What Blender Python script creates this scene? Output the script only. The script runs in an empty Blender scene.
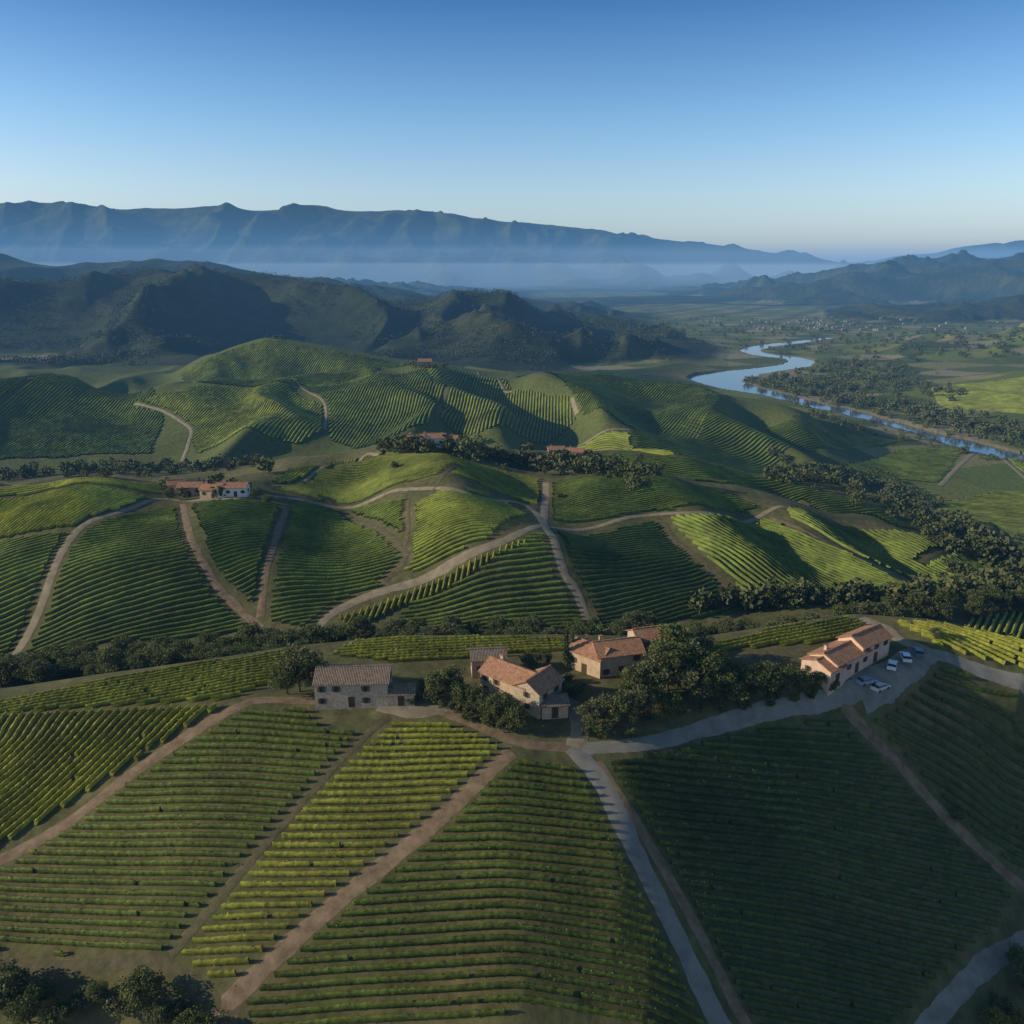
import bpy, math, random, time
import numpy as np
from mathutils import Vector
random.seed(7); rng=np.random.default_rng(7)
T0=time.time()
scene=bpy.context.scene
# ------------------------------------------------------------------ camera station
HC=80.0; F=796.0; PITCH=math.radians(16.6); SP=math.sin(PITCH); CP=math.cos(PITCH)
cam=bpy.data.cameras.new("camera"); co=bpy.data.objects.new("camera",cam); scene.collection.objects.link(co)
cam.sensor_width=36; cam.lens=36*F/1024; cam.clip_start=0.5; cam.clip_end=90000
co.location=(0,0,HC); co.rotation_euler=(math.radians(90)-PITCH,0,0); scene.camera=co

def ray(px,py):
    u=(512-py)/F; dy=CP+u*SP; return (px-512)/F/dy, (-SP+u*CP)/dy      # x/Y , (z-HC)/Y
def P(px,py,Y):
    c,h=ray(px,py); return (c,math.log(Y),HC+h*Y)
def Z(px,Y,z):
    h=(z-HC)/Y; u=(h*CP+SP)/(CP-h*SP); return ((px-512)/F/(CP+u*SP),math.log(Y),z)

# ------------------------------------------------------------------ terrain profile lines
LINES=[
 [Z(0,20,-50),Z(1024,20,-70)],
 [Z(0,60,-40),Z(512,60,-35),Z(1024,60,-60)],
 [P(0,1010,92),P(250,1010,89),P(520,1010,86),P(650,1010,88),P(800,1010,97),P(1024,1010,113)],
 [P(0,850,116),P(250,850,110),P(500,850,107),P(620,850,108),P(800,850,119),P(1024,850,138)],
 [P(0,745,136),P(250,740,130),P(512,740,127),P(640,740,129),P(800,740,138),P(1024,740,152)],
 [P(0,715,140),P(250,700,140),P(400,695,141),P(600,690,143),P(760,688,145),P(860,672,152),P(940,660,158),P(1024,700,153)],
 [P(0,702,146),P(100,682,152),P(200,665,158),P(290,650,163),P(400,639,168),P(560,638,168),P(700,642,166),P(780,628,172),P(850,616,178),P(930,622,172),P(1024,645,165)],
 [Z(0,192,-25),Z(250,195,-22),Z(400,198,-19),Z(700,200,-19),Z(850,208,-20),Z(1024,205,-24)],
 [P(0,665,212),P(120,650,214),P(300,632,218),P(500,630,218),P(700,625,220),P(850,612,226),P(1000,592,250),P(1024,590,255)],
 [P(0,560,252),P(200,560,252),P(400,550,255),P(560,545,252),P(700,550,260),P(850,565,272),P(1000,570,292),P(1024,572,296)],
 [P(0,487,305),P(80,478,315),P(180,484,325),P(280,472,345),P(390,453,362),P(480,462,358),P(560,475,350),P(640,472,355),P(720,488,345),P(800,505,335),P(900,530,325),P(1000,552,318),P(1024,558,315)],
 [Z(0,400,-32),Z(200,400,-27),Z(390,398,-4),Z(470,395,-9),Z(560,390,-14),Z(640,392,-18),Z(720,390,-26),Z(800,385,-35),Z(900,372,-46),Z(1024,360,-55)],
 [Z(0,460,-38),Z(200,460,-33),P(400,442,430),P(480,446,430),P(560,452,432),P(620,450,440),P(700,462,432),P(800,481,425),P(890,512,400),P(1000,545,390),Z(1024,390,-62)],
 [Z(0,530,-47),Z(200,530,-47),Z(400,520,-42),Z(520,520,-46),Z(640,520,-52),Z(760,520,-66),Z(900,520,-82),Z(1024,520,-84)],
 [P(0,424,610),P(200,430,610),P(400,420,620),P(600,416,640),P(700,427,640),P(800,447,640),Z(880,650,-79),Z(1024,650,-84)],
 [P(0,376,800),P(60,375,800),P(120,388,790),P(200,382,800),P(300,376,850),P(430,362,880),P(520,374,860),P(600,366,880),P(660,377,860),P(720,394,800),P(800,412,750),Z(880,780,-76),Z(960,800,-84),Z(1024,800,-82)],
 [Z(0,980,-54),Z(200,980,-54),Z(430,1000,-50),Z(600,1000,-60),Z(720,960,-74),Z(800,980,-84),Z(930,980,-82),Z(1024,980,-72)],
 [Z(0,1120,-45),P(170,374,1120),P(230,345,1130),P(270,334,1140),P(320,343,1130),P(410,360,1120),Z(500,1120,-50),Z(620,1120,-64),Z(730,1120,-84),Z(860,1120,-83),Z(940,1150,-72),Z(1024,1180,-58)],
 [Z(0,1350,-60),Z(300,1350,-58),Z(500,1350,-66),Z(660,1350,-78),Z(720,1350,-84),Z(850,1400,-84),Z(1024,1400,-78)],
 [P(0,278,2200),P(60,277,2200),P(120,272,2200),P(200,268,2200),P(260,275,2200),P(330,286,2200),P(400,299,2150),P(430,298,2150),P(470,291,2150),P(500,291,2150),P(530,303,2100),P(570,316,2050),P(620,323,2000),P(680,339,1900),P(740,356,1750),Z(800,1800,-84),Z(860,1850,-76),Z(920,1850,-60),Z(980,1850,-66),Z(1024,1850,-44)],
 [Z(0,2800,-30),Z(300,2800,-30),Z(560,2700,-60),Z(680,2600,-84),Z(1024,2600,-84)],
 [P(0,252,3600),P(50,262,3600),P(100,264,3600),P(160,259,3600),P(200,262,3600),P(250,268,3600),P(320,278,3600),P(400,290,3600),P(440,298,3600),P(540,299,3600),P(600,306,3500),P(650,315,3400),Z(720,3400,-84),P(800,318,3600),P(850,307,3600),P(880,303,3600),P(930,308,3600),P(980,298,3600),P(1024,295,3600)],
 [Z(0,4600,-50),Z(500,4600,-70),Z(700,4500,-84),Z(850,4400,-72),Z(1024,4400,-66)],
 [P(0,290,5600),P(300,290,5600),P(500,300,5400),P(600,299,5400),P(640,295,5400),P(700,298,5400),P(760,290,5400),P(820,281,5400),P(870,277,5400),P(900,282,5300),P(960,272,5300),P(1024,268,5300)],
 [P(300,282,7400),P(420,286,7400),P(540,294,7400),P(640,297,7200),P(700,290,7200),P(760,281,7200),P(800,276,7200),P(850,266,7200),P(900,261,7200),P(950,258,7200),P(1024,254,7200)],
 [Z(0,8800,-60),Z(512,8800,-60),Z(1024,8800,0)],
 [P(0,248,10400),P(300,250,10400),P(500,256,10400),P(700,268,10400),P(860,276,10400),P(1024,270,10400)],
 [P(0,201,12500),P(60,203,12500),P(130,208,12500),P(200,203,12500),P(240,208,12500),P(280,205,12500),P(340,207,12500),P(400,208,12500),P(440,214,12500),P(480,217,12500),P(540,224,12500),P(600,229,12500),P(650,237,12500),P(700,240,12500),P(750,248,12500),P(800,253,12500),P(860,263,12500),P(1024,272,12500)],
 [Z(0,15000,400),Z(512,15000,300),Z(1024,15000,100)],
 [P(0,230,18000),P(500,240,18000),P(700,252,18000),P(800,262,18000),P(860,263,18000),P(900,256,18000),P(940,250,18000),P(980,244,18000),P(1024,240,18000)],
 [Z(0,26000,100),Z(1024,26000,100)],
]
CN=1020; LN=1240; CMIN,CMAX=-1.15,1.15; LMIN,LMAX=math.log(22),math.log(25000)
cs=np.linspace(CMIN,CMAX,CN); Ls=np.linspace(LMIN,LMAX,LN)
K=len(LINES); LK=np.zeros((K,CN)); ZK=np.zeros((K,CN))
kern=np.exp(-0.5*(np.arange(-15,16)/5.0)**2); kern/=kern.sum()
def smooth(a): return np.convolve(np.pad(a,15,mode='edge'),kern,mode='valid')
for k,l in enumerate(LINES):
    l=sorted(l); a=np.array(l); LK[k]=smooth(np.interp(cs,a[:,0],a[:,1])); ZK[k]=smooth(np.interp(cs,a[:,0],a[:,2]))
for k in range(1,K): LK[k]=np.maximum(LK[k],LK[k-1]+0.015)
hh=np.diff(LK,axis=0); dd=np.diff(ZK,axis=0)/hh
M=np.zeros((K,CN))
w1=2*hh[1:]+hh[:-1]; w2=hh[1:]+2*hh[:-1]
with np.errstate(all='ignore'):
    m=(w1+w2)/(w1/dd[:-1]+w2/dd[1:])
M[1:-1]=np.where(dd[:-1]*dd[1:]>0,np.nan_to_num(m),0)
LL=np.repeat(Ls[:,None],CN,1); ZB=np.zeros((LN,CN))
for k in range(K-1):
    a=(LL>=LK[k])&(LL<=LK[k+1]); t=(LL-LK[k])/hh[k]
    v=(2*t**3-3*t**2+1)*ZK[k]+(t**3-2*t**2+t)*hh[k]*M[k]+(-2*t**3+3*t**2)*ZK[k+1]+(t**3-t**2)*hh[k]*M[k+1]
    ZB=np.where(a,v,ZB)
def perlin(x,y,seed=0):
    xi=np.floor(x).astype(np.int64); yi=np.floor(y).astype(np.int64); xf=x-xi; yf=y-yi
    def g(ix,iy,dx,dy):
        h=(ix*374761393+iy*668265263+seed*974634777)&0xffffffff
        h=((h^(h>>13))*1274126177)&0xffffffff; h=h^(h>>16)
        an=h/4294967296.0*2*math.pi*7; return np.cos(an)*dx+np.sin(an)*dy
    u=xf**3*(xf*(xf*6-15)+10); v=yf**3*(yf*(yf*6-15)+10)
    a=g(xi,yi,xf,yf); b=g(xi+1,yi,xf-1,yf); c=g(xi,yi+1,xf,yf-1); d=g(xi+1,yi+1,xf-1,yf-1)
    return ((a*(1-u)+b*u)*(1-v)+(c*(1-u)+d*u)*v)*1.5
def fbm(x,y,o=4,seed=0):
    s=0;a=1;f=1
    for i in range(o): s=s+a*perlin(x*f,y*f,seed+i); a*=.5; f*=2.03
    return s
def ridged(x,y,o=5,seed=0,soft=0.0):
    s=0;a=1;f=1;p=1
    for i in range(o):
        q=perlin(x*f,y*f,seed+i); r=1-np.sqrt(q*q+soft); r=r*r*p; s=s+a*r; p=np.clip(r*1.2,0,1); a*=.48; f*=2.03
    return s
def band(Y,a,b,c,d): return np.clip((Y-a)/(b-a),0,1)*np.clip((d-Y)/(d-c),0,1)
def sst(x): x=np.clip(x,0,1); return x*x*(3-2*x)
YY=np.exp(LL); XX=cs[None,:]*YY
plain=sst((ZB+83.5)/35)
crest=np.ones_like(ZB)
for k,wd,am in [(10,.035,.8),(12,.04,.8),(15,.05,.6),(17,.05,.8),(19,.09,.78),(21,.10,.75),(23,.05,.6),(24,.06,.72),(27,.04,.77),(29,.08,.78)]: crest*=1-am*np.exp(-((LL-LK[k][None,:])/wd)**2)
ZZ=ZB.copy()
def addn(a,b,c,d,fn):
    global ZZ
    i0=np.searchsorted(Ls,math.log(a)); i1=np.searchsorted(Ls,math.log(d)) if d<25000 else LN
    s=slice(i0,i1); ZZ[s]+=band(YY[s],a,b,c,d)*crest[s]*fn(XX[s],YY[s],s)
addn(30,60,120,140,lambda x,y,s:0.5*fbm(x/36,y/36,2,3))
addn(205,240,430,520,lambda x,y,s:10*perlin(x/44+y/300,y/150,11)+1.0*perlin(x/25,y/25,12))
addn(520,590,1180,1350,lambda x,y,s:plain[s]*(28*(ridged(x/135+.35*perlin(x/150,y/150,4)+y/500,y/420,2,21,.025)-.93)+2.0*perlin(x/60,y/60,23)))
addn(1250,1600,4000,5200,lambda x,y,s:plain[s]*(78*(ridged(x/400+.3*perlin(x/400,y/400,35),y/650,6,31,.007)-1.12)))
addn(4300,5000,8200,9000,lambda x,y,s:sst((ZB[s]+80)/60)*(150*(ridged(x/800+y/2500,y/1100,5,41,.006)-1.1)))
addn(9000,10500,24000,25500,lambda x,y,s:275*(ridged(x/1400,y/2600,6,51,.006)-1.17))
# ------------------------------------------------------------------ survey helpers
def bil(A,x,y):
    x=np.asarray(x,float); y=np.maximum(np.asarray(y,float),23)
    ci=np.clip((x/y-CMIN)/(CMAX-CMIN)*(CN-1),0,CN-1.001); li=np.clip((np.log(y)-LMIN)/(LMAX-LMIN)*(LN-1),0,LN-1.001)
    c0=ci.astype(int); l0=li.astype(int); a=ci-c0; b=li-l0
    return (A[l0,c0]*(1-a)+A[l0,c0+1]*a)*(1-b)+(A[l0+1,c0]*(1-a)+A[l0+1,c0+1]*a)*b
def H(x,y): return bil(ZZ,x,y)
Ylin=np.exp(Ls)
def G(px,py):
    c,h=ray(px,py); ci=(c-CMIN)/(CMAX-CMIN)*(CN-1); c0=int(ci); a=ci-c0
    col=ZZ[:,c0]*(1-a)+ZZ[:,c0+1]*a; q=(col-HC)/Ylin-h
    idx=np.argmax(q>=0)
    if q[idx]<0: idx=LN-1
    if idx==0: return (c*Ylin[0],Ylin[0])
    t=-q[idx-1]/(q[idx]-q[idx-1]); Y=Ylin[idx-1]+t*(Ylin[idx]-Ylin[idx-1]); return (c*Y,Y)
def GP(px,py,z=-84.9):
    c,h=ray(px,py); Y=(z-HC)/h; return (c*Y,Y)
def catmull(pts,step):
    pts=[np.array(p,float) for p in pts]; pts=[2*pts[0]-pts[1]]+pts+[2*pts[-1]-pts[-2]]; out=[]
    for i in range(1,len(pts)-2):
        p0,p1,p2,p3=pts[i-1:i+3]; n=max(2,int(np.linalg.norm(p2-p1)/step))
        for j in range(n):
            t=j/n; out.append(.5*((2*p1)+(-p0+p2)*t+(2*p0-5*p1+4*p2-p3)*t*t+(-p0+3*p1-3*p2+p3)*t**3))
    out.append(pts[-2]); return np.array(out)
# ------------------------------------------------------------------ river
riv1=catmull([GP(1100,470),GP(1000,454),GP(940,438),GP(900,428),GP(850,413),GP(815,405),GP(780,396),GP(735,387),GP(716,380),GP(735,374),GP(770,369),GP(800,364),GP(795,358.5),GP(765,355),GP(750,350.5),GP(765,346),GP(800,342),GP(830,338)],12)
wid=np.interp(riv1[:,1],[600,800,1000,1150,1250,1350,1450,1800],[14,19,15,18,38,44,26,20])
dmin=np.full((LN,CN),1e9)
sl=(YY>560)&(YY<2600)&(XX>-100)
ii=np.where(sl)
xs=XX[ii]; ys=YY[ii]; best=np.full(len(xs),1e9)
for p,w in zip(riv1,wid): best=np.minimum(best,np.hypot(xs-p[0],ys-p[1])-w)
dmin[ii]=best+5*perlin(xs/40,ys/40,44)
ZZ=np.where(YY>500,np.maximum(ZZ,-84.1),ZZ)
ZZ=np.where(dmin<14,np.minimum(ZZ,-87.5+60*sst(dmin/14)),ZZ)
# ------------------------------------------------------------------ materials
def mat(name): 
    m=bpy.data.materials.new(name); m.use_nodes=True; nt=m.node_tree; nt.nodes.clear()
    o=nt.nodes.new('ShaderNodeOutputMaterial'); b=nt.nodes.new('ShaderNodeBsdfPrincipled'); nt.links.new(b.outputs[0],o.inputs[0])
    b.inputs['Roughness'].default_value=.85; b.inputs['Specular IOR Level'].default_value=.25
    return m,nt,b
def nod(nt,t,**k):
    n=nt.nodes.new(t)
    for a,v in k.items():
        if a[0]=='_': n.inputs[a[1:]].default_value=v
        else: setattr(n,a,v)
    return n
def noise_mat(name,c1,c2,scale,bump=0.3,rough=.85,attr=None,bscale=None,dist=.1,detail=6,vec='obj',c3=None):
    m,nt,b=mat(name); L=nt.links.new
    if vec=='pos': g=nod(nt,'ShaderNodeNewGeometry').outputs['Position']
    else: g=nod(nt,'ShaderNodeTexCoord').outputs['Object']
    n=nod(nt,'ShaderNodeTexNoise',_Scale=scale,_Detail=detail); n.inputs['Roughness'].default_value=.65; L(g,n.inputs['Vector'])
    r=nod(nt,'ShaderNodeValToRGB'); e=r.color_ramp.elements; e[0].position=.32; e[1].position=.68
    e[0].color=(*c1,1); e[1].color=(*c2,1); 
    if c3: x=e.new(.5); x.color=(*c3,1)
    L(n.outputs['Fac'],r.inputs[0]); col=r.outputs[0]
    if attr:
        a=nod(nt,'ShaderNodeAttribute',attribute_name=attr); mx=nod(nt,'ShaderNodeMix',data_type='RGBA',blend_type='MULTIPLY'); mx.inputs[0].default_value=1
        L(col,mx.inputs[6]); L(a.outputs['Color'],mx.inputs[7]); col=mx.outputs[2]
    L(col,b.inputs['Base Color']); b.inputs['Roughness'].default_value=rough
    if bump:
        n2=nod(nt,'ShaderNodeTexNoise',_Scale=bscale or scale*3,_Detail=5); L(g,n2.inputs['Vector'])
        bm=nod(nt,'ShaderNodeBump',_Strength=bump,_Distance=dist); L(n2.outputs['Fac'],bm.inputs['Height']); L(bm.outputs[0],b.inputs['Normal'])
    return m
def leafmat(name,c1,c2,trans=.3,scale=.8,attr=None):
    m,nt,b=mat(name); L=nt.links.new
    g=nod(nt,'ShaderNodeNewGeometry').outputs['Position']
    n=nod(nt,'ShaderNodeTexNoise',_Scale=scale,_Detail=4); L(g,n.inputs['Vector'])
    r=nod(nt,'ShaderNodeValToRGB'); e=r.color_ramp.elements; e[0].position=.3; e[1].position=.7; e[0].color=(*c1,1); e[1].color=(*c2,1)
    L(n.outputs['Fac'],r.inputs[0]); col=r.outputs[0]
    if attr:
        a=nod(nt,'ShaderNodeAttribute',attribute_name=attr); mx=nod(nt,'ShaderNodeMix',data_type='RGBA',blend_type='MULTIPLY'); mx.inputs[0].default_value=1
        L(col,mx.inputs[6]); L(a.outputs['Color'],mx.inputs[7]); col=mx.outputs[2]
    L(col,b.inputs['Base Color']); b.inputs['Roughness'].default_value=.6
    t=nod(nt,'ShaderNodeBsdfTranslucent'); L(col,t.inputs[0]); ms=nod(nt,'ShaderNodeMixShader'); ms.inputs[0].default_value=trans
    o=[x for x in nt.nodes if x.type=='OUTPUT_MATERIAL'][0]; L(b.outputs[0],ms.inputs[1]); L(t.outputs[0],ms.inputs[2]); L(ms.outputs[0],o.inputs[0])
    return m
M_vine=leafmat('vine_leaf',(.7,.72,.6),(1.3,1.25,1.15),.3,.5,'tint')
M_vfar=noise_mat('vine_row_foliage',(.7,.75,.7),(1.25,1.2,1.1),.15,.5,attr='tint',vec='pos',bscale=1.2,dist=.4)
M_oak=leafmat('oak_leaf',(.06,.08,.024),(.16,.175,.055),.34,.5)
M_oak2=leafmat('olive_leaf',(.075,.09,.038),(.185,.19,.078),.34,.6)
M_yel=leafmat('sunlit_leaf',(.14,.13,.02),(.30,.27,.04),.35,.6)  # yellow of the low sun on these crowns put into the leaf colour
M_far=noise_mat('tree_mass_foliage',(.045,.06,.022),(.135,.14,.05),.09,.4,vec='pos',bscale=.6,dist=.6)
M_wood=noise_mat('woodland_foliage',(.028,.04,.018),(.065,.075,.03),.02,.4,vec='pos',bscale=.6,dist=.6)
M_bark=noise_mat('bark',(.05,.035,.025),(.11,.085,.06),3)
M_road=noise_mat('gravel_road_surface',(.19,.15,.10),(.32,.26,.175),.35,.3,vec='pos',bscale=4,dist=.04)
M_asph=noise_mat('worn_asphalt_surface',(.17,.155,.13),(.28,.255,.21),.3,.2,vec='pos',bscale=5,dist=.03)
M_dirt=noise_mat('dirt_track_surface',(.13,.085,.05),(.27,.19,.115),.5,.5,vec='pos',bscale=3,dist=.1)
M_track=noise_mat('grass_track_surface',(.06,.06,.025),(.15,.115,.06),.6,.5,vec='pos',bscale=3,dist=.1)
M_stone=noise_mat('stone_wall',(.28,.215,.15),(.52,.42,.31),2.2,.5,bscale=5,dist=.06)
M_stucco=noise_mat('ochre_stucco',(.42,.29,.18),(.58,.42,.28),.9,.2)
M_pink=noise_mat('pink_stucco',(.50,.33,.24),(.64,.46,.35),.9,.2)
M_frame=noise_mat('shutter_wood',(.09,.06,.04),(.14,.10,.07),2,0)
M_door=noise_mat('door_wood',(.06,.035,.02),(.1,.06,.035),2,0)
M_white=noise_mat('white_paint',(.6,.6,.58),(.7,.7,.68),2,0)
M_town=noise_mat('town_plaster',(.18,.16,.14),(.40,.36,.31),.02,0,vec='pos')
def glassm():
    m,nt,b=mat('window_glass'); b.inputs['Base Color'].default_value=(.02,.025,.03,1); b.inputs['Roughness'].default_value=.1; b.inputs['Specular IOR Level'].default_value=.6; return m
M_glass=glassm()
def tile(name,c1,c2,c3):
    m,nt,b=mat(name); L=nt.links.new; tc=nod(nt,'ShaderNodeTexCoord')
    n=nod(nt,'ShaderNodeTexNoise',_Scale=1.3,_Detail=8); n.inputs['Roughness'].default_value=.75; L(tc.outputs['Object'],n.inputs['Vector'])
    r=nod(nt,'ShaderNodeValToRGB'); e=r.color_ramp.elements; e[0].position=.33; e[1].position=.7; e[0].color=(*c1,1); e[1].color=(*c3,1); x=e.new(.5); x.color=(*c2,1)
    L(n.outputs['Fac'],r.inputs[0])
    w=nod(nt,'ShaderNodeTexWave',_Scale=1.0,wave_type='BANDS',bands_direction='X'); w.inputs['Distortion'].default_value=.3; L(tc.outputs['Object'],w.inputs['Vector'])
    mx=nod(nt,'ShaderNodeMix',data_type='RGBA',blend_type='MULTIPLY'); mx.inputs[0].default_value=.4; L(r.outputs[0],mx.inputs[6]); L(w.outputs['Color'],mx.inputs[7]); L(mx.outputs[2],b.inputs['Base Color'])
    bm=nod(nt,'ShaderNodeBump',_Strength=.7,_Distance=.08); L(w.outputs['Fac'],bm.inputs['Height']); L(bm.outputs[0],b.inputs['Normal']); return m
M_tile=tile('terracotta_tiles',(.24,.105,.055),(.48,.24,.135),(.58,.35,.23))
M_tile2=tile('weathered_tiles',(.14,.105,.08),(.26,.19,.14),(.38,.28,.20))
def carm(n,c):
    m,nt,b=mat(n); b.inputs['Base Color'].default_value=(*c,1); b.inputs['Roughness'].default_value=.25; b.inputs['Metallic'].default_value=.2; b.inputs['Coat Weight'].default_value=.6; return m
# ------------------------------------------------------------------ mesh helpers
def link(o): scene.collection.objects.link(o); return o
def amesh(name,V,Q,mats,tint=None,smooth_=False,midx=None):
    V=np.asarray(V,np.float32); Q=np.asarray(Q,np.int32); me=bpy.data.meshes.new(name)
    me.vertices.add(len(V)); me.vertices.foreach_set('co',V.ravel()); n=Q.shape[1]
    me.loops.add(Q.size); me.loops.foreach_set('vertex_index',Q.ravel()); me.polygons.add(len(Q))
    me.polygons.foreach_set('loop_start',np.arange(0,Q.size,n,dtype=np.int32)); me.polygons.foreach_set('loop_total',np.full(len(Q),n,np.int32))
    if smooth_: me.polygons.foreach_set('use_smooth',np.ones(len(Q),bool))
    if midx is not None: me.polygons.foreach_set('material_index',np.asarray(midx,np.int32))
    for m in (mats if isinstance(mats,list) else [mats]): me.materials.append(m)
    if tint is not None:
        a=me.color_attributes.new('tint','FLOAT_COLOR','POINT'); c=np.ones((len(V),4),np.float32); c[:,:3]=tint; a.data.foreach_set('color',c.ravel())
    me.update(); me.validate(); return me
# ------------------------------------------------------------------ terrain colour + sheet
tc=np.zeros((LN,CN,3))
gx=XX; gy=YY
n1=fbm(gx/18,gy/18,3,60)*.5+.5; n1=np.clip(n1,0,1)[...,None]
grass=np.array([.14,.118,.055])*(1-n1)+np.array([.078,.086,.032])*n1
forest=np.array([.026,.036,.015]); 
tc[:]=grass
kf=sst((YY-520)/60)[...,None]; tc=tc*(1-kf)+np.array([.10,.115,.034])*kf
nm=np.clip(fbm(gx/260,gy/260,5,70)*1.6+.3,0,1)[...,None]; nm2=np.clip(fbm(gx/30,gy/30,3,77)*1.5+.5,0,1)[...,None]
gm=.30+.2*sst((YY-3000)/2000)[...,None]
mtn=forest*(1-nm*gm)+np.array([.10,.092,.04])*nm*gm; mtn=mtn*(.75+.4*nm2)
k=sst((YY-1180)/120)[...,None]; tc=tc*(1-k)+mtn*k
an=.45; ux=gx*math.cos(an)+gy*math.sin(an)+30*perlin(gx/300,gy/300,80); uy=-gx*math.sin(an)+gy*math.cos(an)+30*perlin(gx/300,gy/300,81)
cell=(np.floor(ux/120).astype(np.int64)*73856093 ^ np.floor(uy/85).astype(np.int64)*19349663)&0xffff
pal=np.array([[.14,.155,.04],[.10,.12,.03],[.20,.185,.07],[.075,.092,.028],[.25,.21,.12],[.12,.145,.035],[.165,.17,.05],[.085,.105,.035]])
val=pal[cell%8]
cc_=XX/YY
kright=sst((cc_-.36)/.06)*sst((YY-600)/80)*(1-sst((YY-2500)/400))
kp=np.maximum((1-sst((ZZ+83.0)/6)),kright)[...,None]*(YY>500)[...,None]; tc=tc*(1-kp)+val*kp
kr=(1-sst((dmin-2)/16))[...,None]; tc=tc*(1-kr)+np.array([.16,.14,.09])*kr
V=np.stack([XX,YY,ZZ],-1).reshape(-1,3)
ids=np.arange(LN*CN).reshape(LN,CN)
Q=np.stack([ids[:-1,:-1],ids[:-1,1:],ids[1:,1:],ids[1:,:-1]],-1).reshape(-1,4)
m,nt,b=mat('ground_terrain'); Lk=nt.links.new
g=nod(nt,'ShaderNodeNewGeometry'); a=nod(nt,'ShaderNodeAttribute',attribute_name='tint')
n=nod(nt,'ShaderNodeTexNoise',_Scale=.35,_Detail=8); n.inputs['Roughness'].default_value=.7; Lk(g.outputs['Position'],n.inputs['Vector'])
mr=nod(nt,'ShaderNodeMapRange'); mr.inputs[1].default_value=.3; mr.inputs[2].default_value=.7; mr.inputs[3].default_value=.6; mr.inputs[4].default_value=1.4; Lk(n.outputs['Fac'],mr.inputs[0])
mx=nod(nt,'ShaderNodeMix',data_type='RGBA',blend_type='MULTIPLY'); mx.inputs[0].default_value=1; Lk(a.outputs['Color'],mx.inputs[6]); Lk(mr.outputs[0],mx.inputs[7]); Lk(mx.outputs[2],b.inputs['Base Color'])
n2=nod(nt,'ShaderNodeTexNoise',_Scale=.07,_Detail=7); Lk(g.outputs['Position'],n2.inputs['Vector']); bm=nod(nt,'ShaderNodeBump',_Strength=.6,_Distance=2.0); Lk(n2.outputs['Fac'],bm.inputs['Height']); Lk(bm.outputs[0],b.inputs['Normal'])
b.inputs['Specular IOR Level'].default_value=.1; b.inputs['Roughness'].default_value=.95
link(bpy.data.objects.new('ground_terrain',amesh('ground_terrain',V,Q,m,tc.reshape(-1,3),True)))
def ribbon(c,w,zf,nc=2):
    t=np.gradient(c,axis=0); t/=np.linalg.norm(t,axis=1)[:,None]; nn=np.stack([-t[:,1],t[:,0]],1)
    s=np.linspace(-1,1,nc); w=np.broadcast_to(w,(len(c),))
    jl=w*(1+.0*c[:,0]); pts=c[:,None,:]+nn[:,None,:]*(s[None,:,None]*jl[:,None,None])
    X=pts[...,0]; Y=pts[...,1]; Zv=zf(X,Y,s); i=np.arange(len(c)*nc).reshape(len(c),nc)
    return np.stack([X,Y,Zv],-1).reshape(-1,3), np.stack([i[:-1,:-1],i[1:,:-1],i[1:,1:],i[:-1,1:]],-1).reshape(-1,4)
mw,nt,b=mat('river_water'); b.inputs['Base Color'].default_value=(.06,.09,.10,1); b.inputs['Roughness'].default_value=.12; b.inputs['Specular IOR Level'].default_value=1.0
x0,x1=-150,1900
wv=[(x0,560,-84.9),(x1,560,-84.9),(x1,2600,-84.9),(x0,2600,-84.9)]
link(bpy.data.objects.new('river_water',amesh('river_water',wv,[(0,1,2,3)],mw)))
# ------------------------------------------------------------------ roads
SEG=[]
def road(name,pts,w,m,world=False,lift=None,clear=1.2):
    p=pts if world else [G(*q) for q in pts]
    Ym=np.mean([q[1] for q in p]); st=.8 if Ym<200 else (1.5 if Ym<420 else 4)
    c=catmull(p,st)
    ww=w/2*(1+.15*perlin(c[:,0]/4.0,c[:,1]/4.0,5)+.1*perlin(c[:,0]/1.3,c[:,1]/1.3,6))
    lf=lift if lift else (.07 if Ym<200 else .12 if Ym<420 else .35)
    v,q=ribbon(c,ww,lambda X,Y,s:H(X,Y)+lf*(1-.6*np.abs(s)[None,:]**3),7)
    link(bpy.data.objects.new(name,amesh(name,v,q,m,None,True)))
    cc=c[::max(1,int(3/st))]; 
    if len(cc)<2: cc=c[[0,-1]]
    for a,b in zip(cc[:-1],cc[1:]): SEG.append((a[0],a[1],b[0],b[1],w/2+clear))
    SEG.append((cc[-1][0],cc[-1][1],c[-1][0],c[-1][1],w/2+clear))
R=road
R('gravel_road',[(745,1060),(715,1015),(672,925),(630,840),(600,780),(572,748)],3.4,M_asph,lift=.1)
R('dirt_track',[(770,1060),(738,1010),(690,915),(650,845),(618,795),(598,762)],2.0,M_dirt,lift=.05,clear=.6)
R('dirt_road',[(572,748),(520,742),(470,722),(420,706),(340,702),(262,700),(236,708),(140,768),(60,828),(-20,868)],2.4,M_dirt,lift=.06,clear=.7)
R('gravel_road',[(572,749),(640,744),(700,730),(760,712),(835,697),(870,682),(905,668),(935,655),(985,672),(1060,705)],3.0,M_asph,lift=.09)
R('farm_lane',[(380,705),(420,712),(480,700),(560,700),(580,725),(575,748)],3.5,M_road,lift=.12)
R('dirt_track',[(842,704),(880,745),(930,800),(975,845),(1040,895)],2.2,M_dirt)
R('dirt_road',[(512,752),(440,818),(340,900),(262,970),(190,1040)],3.0,M_dirt,clear=.5)
R('grass_track',[(388,716),(345,755),(290,815),(230,885),(170,955)],1.8,M_track,clear=.7)
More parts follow.
